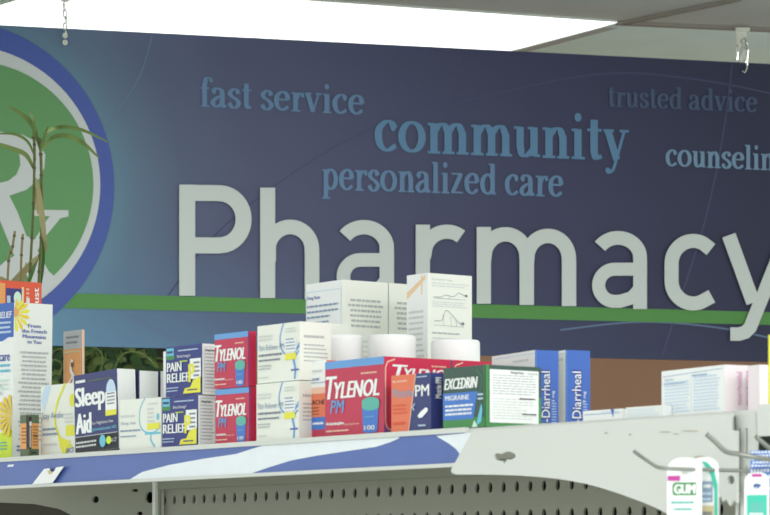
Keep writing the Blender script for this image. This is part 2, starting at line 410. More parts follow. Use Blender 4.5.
# ------------------------------------------------------------------ sign hangers
m_chrome = mat('chrome', (205, 208, 205), .25, metal=.85)
m_clip = mat('clip_white', (214, 216, 206), .5)
def loop(b, c, rx, rz, r, ax, m=None):
    pts = [c + ax * math.cos(a*math.pi/8) * rx + Vector((0, 0, math.sin(a*math.pi/8) * rz)) for a in range(17)]
    b.tube(pts, r, m or m_chrome, 6, cap=False)
def hanger(x, ytp, label, kind):
    z = zsign(x) - .01; c = P(x, ytp, z)
    h = empty('sign_hanger', (c.x, c.y, CZ - .013), label=label, cat='hook', group='hooks holding up the sign')
    k = z / F; q = lambda dx, y: P(x + dx, y, z)
    b = MB()
    if kind == 0:
        b.box((-7*k, -.012, CZ-.013-.012), (7*k, .012, CZ - .013), m_clip, lambda v: Vector((c.x, c.y, 0)) + v)
        p0 = q(-5.5, 29); 
        b.poly([q(-6, 28), q(-6, 47), q(-4, 52), q(3, 38), q(5, 28)], m_clip)
        b.build('ceiling_clip', h)
        b = MB(); b.tube([q(-5, 45), q(-5.5, 60), q(-3, 63), q(3, 48), q(4, 42), q(2, 38), q(-1, 40), q(-1, 44)], .0035, m_chrome, 6)
        b.tube([q(-2, 61), q(3, 50)], .006, m_clip, 6)
        b.build('snap_hook', h)
        b = MB(); b.tube([q(3, 42), q(5, 50), q(4, 62), q(4.5, 68), q(2, 73), q(0, 71)], .0035, m_chrome, 6)
        b.build('wire_hook', h)
    else:
        ct = q(0, -6)
        b.lathe([(.028, 0), (.024, -.02), (.01, -.03)], (ct.x, ct.y, H + (HY + 8) * k), m_clip, 16)
        b.tube([q(0, -8), (ct.x, ct.y, CZ - .02)], .006, m_clip, 6)
        b.build('ceiling_clip', h)
        b = MB()
        for i in range(4): loop(b, q((-1, 0, 1, 0)[i], 7 + 6.5 * i), 1.6*k, 4*k, .0025, Vector((1, 0, 0)) if i % 2 else Vector((.5, .86, 0)))
        b.tube([q(0, 30), q(1, 35)], .0025, m_chrome, 6)
        b.build('chain', h)
        b = MB()
        for y in (35.5, 42.5):
            loop(b, q(0, y), 1.4*k, 1.6*k, .004, Vector((1, 0, 0)), m_clip)
        b.build('eyelet', h)
hanger(742.5, 40, 'metal snap hook clipped to the ceiling bar at the right end of the sign', 0)
hanger(65, 20, 'thin metal chain hanging in front of the bright ceiling light at left', 1)

# ------------------------------------------------------------------ shelving unit
m_wm = m_white_metal
m_peg = mat('pegboard_grey', (144, 144, 132), .6, scale=5, var=.03)
m_plate = mat('panel_grey', (136, 138, 124), .6, scale=5, var=.03)
m_dark = mat('cavity_shade', (48, 54, 50), .8)  # shade inside the unit, put into the colour of the backing parts
m_strip = mat('label_blue', (82, 104, 168), .35, scale=14, var=.10)
m_stripw = mat('label_white', (226, 232, 236), .35)
TL, TR = tcoord(-130, 0), tcoord(830, 0)
gon = empty('shelving_unit', us((TL + TR) / 2, .25, 0), label='long white metal shelving unit with a blue price strip along its top shelf', cat='shelf')
CH = .040
b = MB(); b.box((TL, .004, -.016), (TR, .62, 0), m_wm, lambda v: us(v.x, v.y, SHZ + v.z)); b.build('top_shelf', gon)
tb0 = tcoord(466, 0)
b = MB()
b.box((TL, -.003, -.0045), (tb0, .004, .001), m_wm, lambda v: us(v.x, v.y, SHZ + v.z))
b.box((TL, .001, -CH), (tb0, .004, -.0045), m_wm, lambda v: us(v.x, v.y, SHZ + v.z))
b.box((TL, -.004, -CH), (tb0, .001, -CH + .004), m_wm, lambda v: us(v.x, v.y, SHZ + v.z))
b.build('price_channel', gon)
b = MB()
b.box((TL, -.0005, -CH + .004), (tb0 - .001, .0009, -.0045), m_strip, lambda v: us(v.x, v.y, SHZ + v.z))
zt, zb_ = SHZ - .0047, SHZ - CH + .0042
def strip_poly(px, l=1):
    vs, fs = shape2d(px)
    out = []
    for v in vs:
        p = on(v.x, v.y, -.0005 - .0003 * l); p.z = min(max(p.z, zb_), zt); out.append(p)
    b.mesh(out, fs, m_stripw)
def ly(x): return 458.8 - .0655*x + 5
def lb(x): return 490.5 - .048*x
sw = [(123, 485), (130, 480), (142, 472), (169, 465), (203, 458.8), (236, 454), (262, ly(262)-2), (330, ly(330)-2), (399, ly(399)-2)]
sw2 = [(399, 438.5), (388, 443), (375, 447), (341, 452), (315, 456), (291, 460.5), (270, 467), (252, lb(252)+2), (200, lb(200)+2), (150, lb(150)+2), (123, lb(123)+2)]
strip_poly(sw + sw2)
strip_poly([(436, 436), (449, 443.6), (456, 449), (461, 456), (475, 452), (475, 428)])
strip_poly([(258, 471), (254, 478), (262, 477), (264, 473)]) if False else None
strip_poly([(8, 464.8), (14, 464.2), (13, 466.6), (7, 467)])
b.build('label_strip', gon)
# end bracket plate on the right
def plate(outer, holes, s, th, m, name, par=gon, **kw):
    b = MB()
    c0 = on(outer[0][0], outer[0][1], s)
    def uv(p):
        q = on(p[0], p[1], s); return ((q - c0).dot(U), q.z - c0.z)
    vs, fs = shape2d([uv(p) for p in outer], [[uv(p) for p in h] for h in holes], th / 2)
    b.mesh([c0 + U * v.x + Vector((0, 0, v.y)) - B * v.z for v in vs], fs, m)
    return b.build(name, par, **kw)
tp = lambda x: 461 - .065 * x
def ell(cx, cy, rx, ry, n=16, rot=0):
    o = []
    for i in range(n):
        a = 2*math.pi*i/n; x = rx*math.cos(a); y = ry*math.sin(a); c, s_ = math.cos(rot), math.sin(rot)
        o.append((cx + x*c - y*s_, cy + x*s_ + y*c))
    return o
blob = [(495, 455), (498, 453), (503, 454), (506, 452), (511, 451.5), (516, 454), (517, 457), (513, 459.5), (508, 459.5), (506, 463.5), (503, 461), (498, 460.5), (495.5, 458.5)]
outer = [(474, tp(474)), (600, tp(600)), (700, tp(700)), (733, tp(733)), (733, 430), (738, 431), (738, 503), (735, 500), (731, 506), (727, 499), (724, 502), (722, 496), (719, 500),
         (718, 560), (705, 540), (690, 527), (678, 519), (666, 512.5), (655, 507), (643, 502), (631, 497.5), (619, 493.2), (606, 489), (592, 485), (578, 482), (560, 479), (541, 477), (520, 475.6), (495, 474.8), (457, 474.4), (453, 473), (452, 470)]
plate(outer, [blob, ell(735 - 3, 480, 3.6, 4.5)], -.006, .003, m_wm, 'end_bracket')
b = MB(); m_scr = mat('scratch', (172, 162, 140), .8)
for x, y, rx, ry in ((606, 433, 2, .8), (630, 434.5, 1.3, .9), (665, 432, 6, .5), (690, 431, 9, .5), (676, 434, 3, .4), (700, 457, 6, 1.0), (712, 462, 4, 1.2)):
    b = MB(); b.poly([on(px, py, -.0082) for px, py in ell(x, y, rx, ry, 10)], m_scr); b.build('scuff_mark', gon)
# upright post with slots
slots = []
for y in (428, 466, 500, 535):
    slots += [[(740, y), (742, y), (742, y + 26), (740, y + 26)], [(747.3, y), (749.3, y), (749.3, y + 26), (747.3, y + 26)]]
b = MB()
plate([(737, 414), (757, 412.7), (757, 900), (737, 900)], slots, .004, .004, m_wm, 'upright')
b.box((tcoord(736.5, .01), .012, 0), (tcoord(757.5, .01), .04, SHZ - H + H - .02), m_dark, lambda v: us(v.x, v.y, v.z)); b.build('upright_core', gon)  # dark core paints in the shade behind the slots
b = MB()
b.tube([on(735.2, 431, -.006), on(735, 422, -.006), on(735, 416, -.006)], .0009, mat('seam_grey', (70, 72, 64), .6), 6)
b.build('seam', gon)
plate([(758.5, 405), (840, 400), (840, 432), (758.5, 436.5)], [], -.008, .003, m_wm, 'side_bracket')
# pegboard back panel
PS = .30
tA, tB = tcoord(160, PS), tcoord(742, PS); t0 = tcoord(165.5, PS)
zr = on(380, 492, PS).z; zlow = zr - .0335 * 2.6
holes = []; t = t0
c0 = us(tA, PS, 0)
n = int((tB - t0) / .0254)
for r in range(3):
    for i in range(n):
        tc_ = t0 + i * .0254 - tA; zc = zr - .0335 * r
        holes.append([(tc_ + .0041*math.cos(a*math.pi/5), zc + .0065*math.sin(a*math.pi/5)) for a in range(10)])
vs, fs = shape2d([(0, zlow), (tB - tA, zlow), (tB - tA, SHZ - .016), (0, SHZ - .016)], holes, .0015)
b = MB(); b.mesh([c0 + U * v.x + Vector((0, 0, v.y)) - B * v.z for v in vs], fs, m_peg)
b.box((tA, PS - .0015, .1), (tB, PS + .0015, zlow), m_peg, lambda v: us(*v))
b.build('pegboard_panel', gon)
b = MB(); b.box((TL, PS + .02, .1), (TR, PS + .03, SHZ - .016), m_dark, lambda v: us(*v)); b.build('hole_backing', gon)  # dark board whose colour stands for the shade behind the peg holes
b = MB(); b.box((tA, PS - .012, SHZ - .034), (tB, PS - .002, SHZ - .016), m_plate, lambda v: us(*v)); b.build('shelf_rail', gon)
plate([(-120, 470), (160.5, 462), (160.5, 600), (90, 600), (84, 530), (76, 517), (60, 509), (35, 504), (0, 502.5), (-120, 502)], [ell(96.5, 499.5, 3.2, 3.6), ell(150.5, 497.5, 4.2, 5.8), ell(136, 490.5, 3, 1.6), ell(140.5, 513.5, 3, 2)], PS - .01, .003, m_plate, 'side_panel')
b = MB(); b.box((tcoord(157.5, PS-.01) - .004, PS - .016, .1), (tcoord(157.5, PS-.01) + .004, PS - .002, SHZ - .016), m_wm, lambda v: us(*v)); b.build('panel_edge', gon)
b = MB(); b.box((TL, 0, 0), (TR, .62, .14), m_wm, lambda v: us(*v)); b.build('base_deck', gon)
# price tag
b = MB()
def tagp(px, s): return [on(x, y, s) for x, y in px]
tgp = [(32, 484.5), (44, 469), (49.5, 468.2), (50, 472), (54, 471.5), (56, 467.4), (64, 466.2), (52.5, 483)]
vs, fs = shape2d(tgp); b.mesh([on(v.x, v.y, -.0055) for v in vs], fs, 'white'); b.mesh([on(v.x, v.y, -.0045) for v in vs], fs, 'white')
b.poly([on(x, y, -.006) for x, y in ((47, 471), (50, 470), (53, 473), (49, 474.5))], M('tan'))
b.build('price_tag', origin=on(48, 484, -.005), label='small tilted white paper tag stuck on the blue price strip at left', cat='price tag')

# ------------------------------------------------------------------ cartons
class Face:
    def __init__(s, mb, O, R, Up, N): s.b, s.O, s.R, s.U, s.N = mb, O, R, Up, N; s.l = 0
    def p(s, u, v, l): return s.O + s.R * u + s.U * v + s.N * (.00012 * l + .0001)
    def nl(s): s.l += 1; return s.l
    def rect(s, u0, v0, u1, v1, m): l = s.nl(); s.b.poly([s.p(u0,v0,l), s.p(u1,v0,l), s.p(u1,v1,l), s.p(u0,v1,l)], m)
    def poly(s, pts, m): 
        l = s.nl(); vs, fs = shape2d(pts); s.b.mesh([s.p(v.x, v.y, l) for v in vs], fs, m)
    def ell(s, u, v, ru, rv, m): l = s.nl(); s.b.poly([s.p(u + ru*math.cos(a*math.pi/10), v + rv*math.sin(a*math.pi/10), l) for a in range(20)], m)
    def line(s, pts, wd, m):
        l = s.nl(); k = s.R.length / s.U.length
        ribbon(s.b, [(x * k, y) for x, y in pts], wd, m, l, lambda p, l: s.p(p.x / k, p.y, l))
    def frame(s, u0, v0, u1, v1, wd, m):
        s.line([(u0,v0),(u1,v0)], wd, m); s.line([(u1,v0),(u1,v1)], wd, m); s.line([(u1,v1),(u0,v1)], wd, m); s.line([(u0,v1),(u0,v0)], wd, m)
    def text(s, t, u0, v0, u1, v1, m, bold=.02, shear=0.0, slope=0.0, rot=0):
        vs, fs = text2d(t, 0.0, shear); l = s.nl()
        ln_ = (v1 - v0) if rot else (u1 - u0); R = s.R.length / s.U.length
        ht = (u1 - u0) * R if rot else (v1 - v0)          # cap height in face heights
        off = bold * ht * 1.6 / (1 if rot else R)
        for k, (dx, dy) in enumerate(((-1, 0), (1, 0), (0, .6)) if bold >= .02 else ((0, 0),)):
            out = []
            for x, y in vs:
                if rot: x, y = 1 - y, x        # reads upward
                u = u0 + x * (u1 - u0); v = v0 + y * (v1 - v0) + slope * x
                if rot: v += dx * off
                else: u += dx * off
                out.append(s.p(u, v, l + .3 * k))
            s.b.mesh(out, fs, m)
    def lines(s, u0, v0, u1, v1, n, m, fillf=.45, full=.85, centre=False):
        l = s.nl(); h = (v1 - v0) / n
        for i in range(n):
            v = v1 - (i + .5) * h; L = (u1 - u0) * (full + (1 - full) * random.random()); u = u0 + ((u1 - u0 - L) / 2 if centre else 0); e = u + L
            while u < e:
                wl = min(random.uniform(.05, .16) * (u1 - u0), e - u)
                s.b.poly([s.p(u, v - h*fillf/2, l), s.p(u + wl, v - h*fillf/2, l), s.p(u + wl, v + h*fillf/2, l), s.p(u, v + h*fillf/2, l)], m)
                u += wl + .02 * (u1 - u0)
def solve(xl, xc, xr, ytc, s, yaw):
    R = Matrix.Rotation(math.radians(yaw), 3, 'Z'); e1 = R @ U; e2 = R @ B
    C = on(xc, HY, s); C.z = 0
    def hit(x, d):
        r = Vector(((x - CX) / F, 1)); # C + t d = k r
        det = d.x * (-r.y) + r.x * d.y
        return (-C.x * (-r.y) - r.x * C.y) / det if False else ((-C.x) * (-r.y) - (-r.x) * (-C.y)) / (d.x * (-r.y) - (-r.x) * d.y)
    wd = hit(xl, -e1); dp = hit(xr, e2)
    top = H + (HY - ytc) * C.y / F
    return C, e1, e2, wd, dp, top
def carton(name, xl, xc, xr, yt, s, base, mats, art, label, cat, group=None, yaw=0, tilt=0, depth=None, minw=None, side=None):
    C, e1, e2, wd, dp, top = solve(xl, xc, xr, yt, s, yaw)
    if depth: dp = depth
    if minw: wd = minw
    bz = SHZ + .0012 if base is None else base
    h = top - bz
    b = MB(); hw = wd / 2; hd = dp / 2
    mf, ms, mt = [M(m) if isinstance(m, str) else m for m in mats]
    vs = [(-hw,-hd,0),(hw,-hd,0),(hw,hd,0),(-hw,hd,0),(-hw,-hd,h),(hw,-hd,h),(hw,hd,h),(-hw,hd,h)]
    for f, m in (((0,1,5,4), mf), ((1,2,6,5), ms), ((2,3,7,6), mf), ((3,0,4,7), ms), ((4,5,6,7), mt), ((0,3,2,1), mt)): b.mesh([vs[i] for i in f], [(0,1,2,3)], m)
    V = Vector
    fr = Face(b, V((-hw,-hd,0)), V((wd,0,0)), V((0,0,h)), V((0,-1,0)))
    sd = Face(b, V((hw,-hd,0)), V((0,dp,0)), V((0,0,h)), V((1,0,0)))
    # tuck flap seam along the top
    art(fr, sd)
    o = b.build(name, label=label, cat=cat, group=group)
    o['dims'] = (wd, dp, h)
    ctr = C + (-e1 * hw) + e2 * hd; ctr.z = bz
    rz = math.atan2(e1.y, e1.x)
    mw = Matrix.Translation(ctr) @ Matrix.Rotation(rz, 4, 'Z')
    if tilt:
        a = math.radians(tilt); side_x = hw if tilt > 0 else -hw     # + leans to the right
        mw = mw @ Matrix.Translation((side_x, 0, 0)) @ Matrix.Rotation(a, 4, 'Y') @ Matrix.Translation((-side_x, 0, 0))
    o.matrix_world = mw
    return o
def top_of(o): return o.matrix_world.translation.z + o['dims'][2] + .0008
def place_copy(o, xc, s, base, label, yaw=0, group=None):
    wd, dp, h = o['dims']; R = Matrix.Rotation(math.radians(yaw), 3, 'Z'); e1 = R @ U; e2 = R @ B
    C = on(xc, HY, s); c = o.copy(); COL.objects.link(c)
    ctr = C - e1 * wd / 2 + e2 * dp / 2; ctr.z = SHZ + .0012 if base is None else base
    c.matrix_world = Matrix.Translation(ctr) @ Matrix.Rotation(math.atan2(e1.y, e1.x), 4, 'Z')
    c['label'] = label
    if group: c['group'] = group
    return c
none = lambda f, s: None

# --- left: tall white remedy box with a yellow flower
def art(f, s):
    f.rect(0, .78, 1, 1, 'royal'); f.poly([(0, .74), (.6, .76), (1, .80), (1, .85), (0, .85)], 'royal')
    f.text('RELIEF', .42, .905, .93, .945, 'white', .03, .2); f.lines(.45, .80, .95, .89, 3, 'lightblue'); f.rect(0,.0,1,.15,'lime')
    f.poly([(0,.15),(1,.19),(1,.14),(0,.1)],'lime')
    f.text('Arnicare', .05, .63, .88, .69, 'inkblue', .02); f.lines(.5, .55, .95, .62, 2, 'cyan'); f.lines(.1, .44, .9, .52, 3, 'mint')
    f.lines(.1, .4, .7, .5, 2, 'paleink'); f.lines(.3, .06, .9, .12, 3, 'teal')
    for k in range(9):
        a = math.radians(100 + 20*k); f.poly([(1, .28), (1 + .55*math.cos(a-.12), .28 + .12*math.sin(a-.12)), (1 + .62*math.cos(a), .28 + .14*math.sin(a)), (1 + .55*math.cos(a+.12), .28 + .12*math.sin(a+.12))], 'yell2')
    for k in range(8):
        a = math.radians(-78 + 22*k)
        if math.cos(a) > 0: s.poly([(0.02, .93), (.34*math.cos(a-.13), .93 + .10*math.sin(a-.13)), (max(0,.42*math.cos(a)), min(.995, .93 + .125*math.sin(a))), (.34*math.cos(a+.13), .93 + .10*math.sin(a+.13))], 'yell2' if k % 2 else 'yellow')
    s.poly([(0, .905), (.09, .92), (.11, .94), (.08, .96), (0, .97)], 'orng2')
    for i, t in enumerate(('From', 'the French', 'Mountains', 'to You')):
        wv = (.16, .32, .30, .18)[i]; s.text(t, .52 - wv, .845 - i*.034, .52 + wv, .868 - i*.034, 'inkblue', .03)
    s.lines(.12, .12, .92, .70, 21, 'grayink', .4, .75, True)
    s.lines(.1, .05, .4, .1, 2, 'inkblue')
tall = carton('medicine_carton', -14, 12, 50.5, 302.5, .045, None, ('white', 'offwhite', 'white'), art, 'tall white remedy carton with yellow daisy and blue band at the left edge', 'box', tilt=1.6)
# --- orange and navy carton behind, seen above it
def art(f, s):
    f.rect(0, 0, 1, 1, 'orng2'); 
    s.rect(0, 0, 1, 1, 'redorange'); s.rect(0, 0, .14, .985, 'orng2'); s.rect(.16, .0, .53, .96, 'navy2'); s.rect(.53, .0, .58, .97, 'orangepale'); s.ell(.43, .91, .09, .035, 'mint')
    s.lines(.18, .80, .26, .95, 1, 'lightblue', .6); s.text('Dust', .80, .84, .93, .97, 'white', .03, rot=1); s.lines(.63, .80, .70, .97, 8, 'peach', .5)
    s.lines(.63, .72, .71, .96, 1, 'white', .6)
carton('medicine_carton', -30, -1, 41.5, 280, .17, None, ('orng2', 'redorange', 'redorange'), art, 'orange and navy carton standing behind the tall daisy carton', 'box')
# --- small orange and olive pack in front
def art(f, s):
    f.rect(0, .0, 1, .19, 'olive'); f.rect(0, .8, 1, 1, 'olive'); f.lines(.2, .3, .8, .72, 5, 'brown', .3)
    f.rect(.78, .19, 1, .97, 'black')
    s.rect(0, .0, 1, .19, 'olive'); s.rect(0, .8, 1, 1, 'olive'); s.rect(.0, .19, .28, .95, 'black'); s.rect(.08, .22, .24, .7, 'grayink'); s.ell(.16, .78, .12, .07, 'paleink'); s.lines(.42, .45, .92, .55, 1, 'brown', .6)
    s.lines(.4, .25, .9, .75, 7, 'brown', .3); s.lines(.2, .08, .8, .13, 1, 'black', .6)
carton('medicine_carton', 20.3, 28.5, 38.8, 414.5, .012, None, ('orng2', 'orng2', 'olive'), art, 'small orange and olive green pack in front of the tall daisy carton', 'box', yaw=4)
# --- stay awake box
def art(f, s):
    f.poly([(.0, .8), (.12, 1), (.3, 1), (.1, .62)], 'lightblue')
    f.line(cat([(.70, 1), (.46, .72), (.42, .45), (.62, .2), (.9, .12)], 6), .05, 'yellow')
    f.ell(.9, .76, .08, .09, 'yellow'); f.rect(.72, .27, .97, .42, 'yellow'); f.poly([(.5, .28), (.85, .20), (.8, .06), (.66, .0), (.56, .12)], 'yellow')
    f.text('Stay Awake', .04, .50, .66, .62, 'greyblue', .0); f.lines(.06, .28, .5, .42, 2, 'greyblue'); f.text('16 CT', .74, .04, .96, .11, 'inkblue', .02)
    f.lines(.7, .44, .95, .6, 3, 'paleink'); f.lines(.1, .14, .5, .2, 1, 'paleink')
carton('medicine_carton', 41, 76, 92, 382.5, .035, None, ('cream', 'offwhite', 'white'), art, 'pale stay awake carton with yellow ring, left of the navy sleep aid carton', 'box')
# --- tall orange card with grey top behind
def art(f, s):
    f.rect(0, .86, 1, 1, 'grayink'); f.lines(.15, .89, .85, .97, 2, 'ink'); f.frame(.06, .05, .94, .84, .012, 'tan')
    f.line(cat([(.5, .78), (.42, .7), (.6, .64), (.45, .56)], 5), .03, 'white'); f.line([(.3, .6), (.55, .66), (.75, .6)], .02, 'white'); f.line([(.45, .56), (.32, .46)], .02, 'brown'); f.line([(.52, .58), (.66, .46)], .02, 'brown'); f.ell(.5, .74, .07, .02, 'brown')
    f.lines(.2, .2, .8, .4, 4, 'peach', .4)
carton('medicine_carton', 63.5, 82, 84.5, 329.5, .16, None, ('orng2', 'peach', 'grayink'), art, 'narrow orange carton with a grey top, behind the pale stay awake carton', 'box', yaw=3)
# --- Sleep Aid
def art(f, s):
    f.rect(0, .0, 1, .2, 'black'); f.text('Sleep', .04, .51, .70, .83, 'white', .035); f.text('Aid', .04, .24, .38, .5, 'white', .04)
    f.lines(.05, .88, .30, .94, 1, 'white', .6); f.lines(.34, .88, .98, .92, 1, 'olive')
    f.ell(.86, .72, .11, .16, 'lightblue'); f.rect(.73, .44, .98, .72, 'white'); f.lines(.77, .55, .95, .72, 4, 'ink'); f.rect(.73, .42, .98, .49, 'yellow')
    f.text('For Nighttime Use', .42, .32, .9, .37, 'paleink'); f.text('Diphenhydramine HCl', .40, .24, .97, .29, 'cyan'); f.lines(.04, .05, .55, .15, 2, 'paleink', .5)
    f.line([(0,.2),(1,.2)], .008, 'paleink'); f.ell(.66, .11, .07, .08, 'cyan'); f.ell(.80, .11, .06, .05, 'lime'); f.text('16 CT', .86, .08, .98, .13, 'paleink')
sa = carton('medicine_carton', 75.5, 119, 137, 371.5, .012, None, ('navy', 'white', 'white'), art, 'navy blue sleep aid carton with big white letters, fully facing out', 'box', yaw=3, tilt=-2.4)
def artb(f, s): f.text('Sleep', .04, .60, .70, .84, 'white', .035); s.rect(0, 0, .02, 1, 'navy')
sb1 = .012 + sa['dims'][1] + .004
wb = carton('medicine_carton', 95, 139, 158, 370.5, sb1, None, ('navy', 'white', 'white'), artb, 'white side of a navy carton standing directly behind the navy sleep aid carton', 'box', group='navy sleep aid cartons', yaw=3)
carton('medicine_carton', 116, 160.2, 178, 371, sb1 + wb['dims'][1] + .004, None, ('navy', 'white', 'white'), artb, 'rearmost navy carton, a thin edge beside the upper pain relief carton', 'box', group='navy sleep aid cartons', yaw=3)
# --- pale night aid with blue ring
def art(f, s):
    f.line(cat([(.62, 1), (.50, .78), (.50, .5), (.62, .34), (.84, .32), (.98, .42)], 6), .03, 'cyan'); f.line(cat([(.78, .32), (.76, .18), (.86, .03)], 4), .04, 'cyan')
    f.line([(.62,.30),(1,.30)], .04, 'cyan'); f.ell(.93, .62, .03, .07, 'cyan'); f.lines(.68, .5, .86, .82, 4, 'paleink'); f.rect(.68, .38, .98, .50, 'yellow'); 
    f.text('Sleep Aid', .05, .48, .40, .56, 'greyblue', .0); f.lines(.04, .62, .4, .72, 1, 'paleink'); f.lines(.04, .34, .6, .42, 1, 'greyblue'); f.lines(.04, .24, .45, .30, 1, 'greyblue')
    f.lines(.7, .84, .95, .92, 1, 'paleink')
carton('medicine_carton', 119.5, 161, 168, 397, .012, None, ('cream', 'offwhite', 'white'), art, 'pale carton with a thin blue ring between navy carton and pain relief cartons', 'box', yaw=3)
# --- Pain relief pair
def art(f, s):
    f.rect(.02, .78, .22, .97, 'cyan'); f.rect(.02, .74, .24, .82, 'green'); f.lines(.04, .85, .20, .93, 1, 'navy', .6)
    f.text('Extra Strength', .32, .75, .68, .82, 'white', .01); f.lines(.35, .88, .9, .93, 1, 'lightblue'); f.text('PAIN', .05, .50, .44, .68, 'white', .035); f.text('RELIEF', .05, .28, .66, .46, 'white', .035)
    f.rect(.68, .32, .98, .72, 'white'); f.lines(.78, .34, .95, .68, 4, 'ink'); f.text('P', .66, .26, .80, .62, 'yellow', .04); f.poly([(.5, .04), (.98, .04), (.98, .36), (.78, .30), (.70, .16), (.55, .14)], 'yellow')
    f.lines(.62, .08, .92, .13, 1, 'navy', .6); f.lines(.05, .08, .4, .2, 2, 'lightblue', .3); f.lines(.4, .66, .66, .71, 1, 'lime')
    s.rect(0, 0, 1, 1, 'white'); s.frame(.1, .06, .94, .94, .008, 'grayink'); s.lines(.14, .1, .9, .9, 12, 'grayink', .4, .8); s.text('Drug Facts', .16, .84, .7, .90, 'black', .02)
pr = carton('medicine_carton', 162, 198.3, 216, 395, .012, None, ('navy2', 'white', 'white'), art, 'blue and yellow pain relief carton on the shelf, lower of two stacked', 'box', 'blue and yellow pain relief cartons', yaw=2)
place_copy(pr, 202.3, .014, top_of(pr), 'blue and yellow pain relief carton on top of its matching twin', yaw=2)
carton('medicine_carton', 163.3, 169, 205, 351, .06, None, ('white', 'white', 'white'), none, 'white sided carton peeking out behind the stacked pain relief cartons', 'box')
# --- red PM pair
def arttyl(big):
    def art(f, s):
        f.rect(0, .90, 1, 1, 'sky'); s.rect(0, 0, 1, 1, 'crimson')
        if big: s.rect(0, .0, 1, .08, 'crimson')
        f.text('T', .02, .50, .20, .80, 'white', .03, .25); f.text('YLENOL', .17, .50, .92, .72, 'white', .04, .25)
        f.lines(.62, .78, .90, .83, 1, 'peach')
        f.text('PM', .10, .31, .34, .48, 'sky', .02, .2)
        f.poly([(.66, .05), (.90, .05), (.92, .38), (.64, .38)], 'blue'); f.ell(.78, .05, .12, .03, 'blue'); f.ell(.79, .37, .145, .06, 'teal'); f.rect(.645, .37, .935, .43, 'teal'); f.ell(.79, .43, .145, .055, 'teal')
        f.text('100', .69, .06, .86, .12, 'white', .03); f.lines(.70, .2, .88, .26, 1, 'sky')
        f.text('Acetaminophen', .04, .14, .34, .20, 'white', .03); f.text('Diphenhydramine', .35, .13, .60, .17, 'peach', .0); f.lines(.04, .05, .45, .10, 1, 'peach')
        s.line([(.10, .98), (.05, .92), (.05, .08), (.10, .02)], .01, 'peach')
        if not big:
            s.text('TYLENOL', .38, .3, .62, .85, 'crimson', .03, rot=1); s.rect(.0, .0, .12, 1, 'purple')
    return art
ty = carton('medicine_carton', 215.5, 249, 257, 387, .014, None, ('red', 'crimson', 'sky'), arttyl(False), 'small red carton with blue top band on the shelf, lower of two stacked', 'box', 'small red carton pair', yaw=2)
place_copy(ty, 248, .014, top_of(ty), 'small red carton with blue top band on top of its matching twin', yaw=2)
# --- cream night pair
def art(f, s):
    f.line(cat([(.62, 1), (.54, .75), (.60, .52), (.82, .40), (.98, .5)], 6), .035, 'sky'); f.poly([(.83, .36), (.87, .40), (.92, .2), (.9, .02), (.86, .03), (.88, .18)], 'sky'); f.poly([(.86, .45), (.99, .66), (.99, .56)], 'sky'); f.line([(.8,.18),(.98,.18)],.03,'inkblue')
    f.rect(.66, .50, .92, .72, 'white'); f.lines(.68, .52, .9, .74, 4, 'greyblue'); f.rect(.66, .36, .92, .47, 'yellow')
    f.text('Pain Reliever PM', .05, .56, .64, .66, 'greyblue', .0); f.lines(.05, .44, .6, .52, 1, 'ink'); f.lines(.05, .36, .6, .42, 1, 'ink', .5); f.lines(.05, .22, .35, .32, 2, 'grayink'); f.lines(.05, .72, .4, .84, 2, 'paleink')
    f.lines(.68, .82, .95, .92, 2, 'paleink'); f.lines(.05, .07, .3, .12, 1, 'paleink')
    s.lines(.12, .70, .88, .80, 1, 'grayink'); s.lines(.12, .30, .9, .64, 5, 'grayink', .35)
nt2 = carton('medicine_carton', 256.5, 299, 330, 380.5, .012, None, ('cream', 'cream', 'offwhite'), art, 'cream pain reliever carton with blue swirl on the shelf, lower of two stacked', 'box', 'cream cartons with blue swirl')
place_copy(nt2, 300, .013, top_of(nt2), 'cream pain reliever carton with blue swirl on top of its matching twin')
def art(f, s): s.lines(.12, .78, .9, .9, 1, 'grayink'); s.lines(.12, .3, .9, .72, 7, 'paleink', .4)
carton('medicine_carton', 290, 316, 351, 322.5, .165, None, ('cream', 'cream', 'offwhite'), art, 'plain cream carton behind the left white bottle cap, below the tall cartons', 'box')
# --- white and red carton between
def art(f, s):
    f.rect(0, .0, 1, .12, 'red'); f.rect(0, .12, 1, .28, 'blue'); f.lines(.1, .17, .9, .23, 1, 'white'); f.rect(0, .28, 1, .58, 'orange'); f.rect(0,.58,1,.66,'peach'); f.text('ACHE', .05, .44, .92, .50, 'black', .02); f.lines(.05, .3, .6, .42, 3, 'brown', .3)
    f.line([(0,.72),(1,.72)], .01, 'greyblue'); f.lines(.1, .74, .6, .79, 1, 'greyblue', .6); f.lines(.1, .84, .8, .9, 1, 'paleink')
carton('medicine_carton', 311.5, 326.5, 336, 360, .03, None, ('white', 'orange', 'white'), art, 'white and orange carton mostly hidden by the big red and blue carton', 'box')
# red cartons seen behind with white name
def artr(f, s):
    f.rect(0, 0, 1, 1, 'crimson')
    s.line([(.16, .97), (.05, .93), (.02, .85), (.02, .15), (.05, .07), (.16, .03)], .018, 'peach')
    s.text('T', .13, .70, .34, .90, 'white', .03, .25); s.text('YLENOL', .30, .72, 1.0, .86, 'white', .04, .25); s.lines(.7, .88, .95, .92, 1, 'peach')
    s.text('Aches', .13, .46, .5, .54, 'white', .03); s.lines(.13, .16, .5, .4, 5, 'orange', .4); s.rect(.14, .1, .4, .14, 'yell2'); s.poly([(0,0),(.12,0),(.05,.05),(0,.12)],'purple')
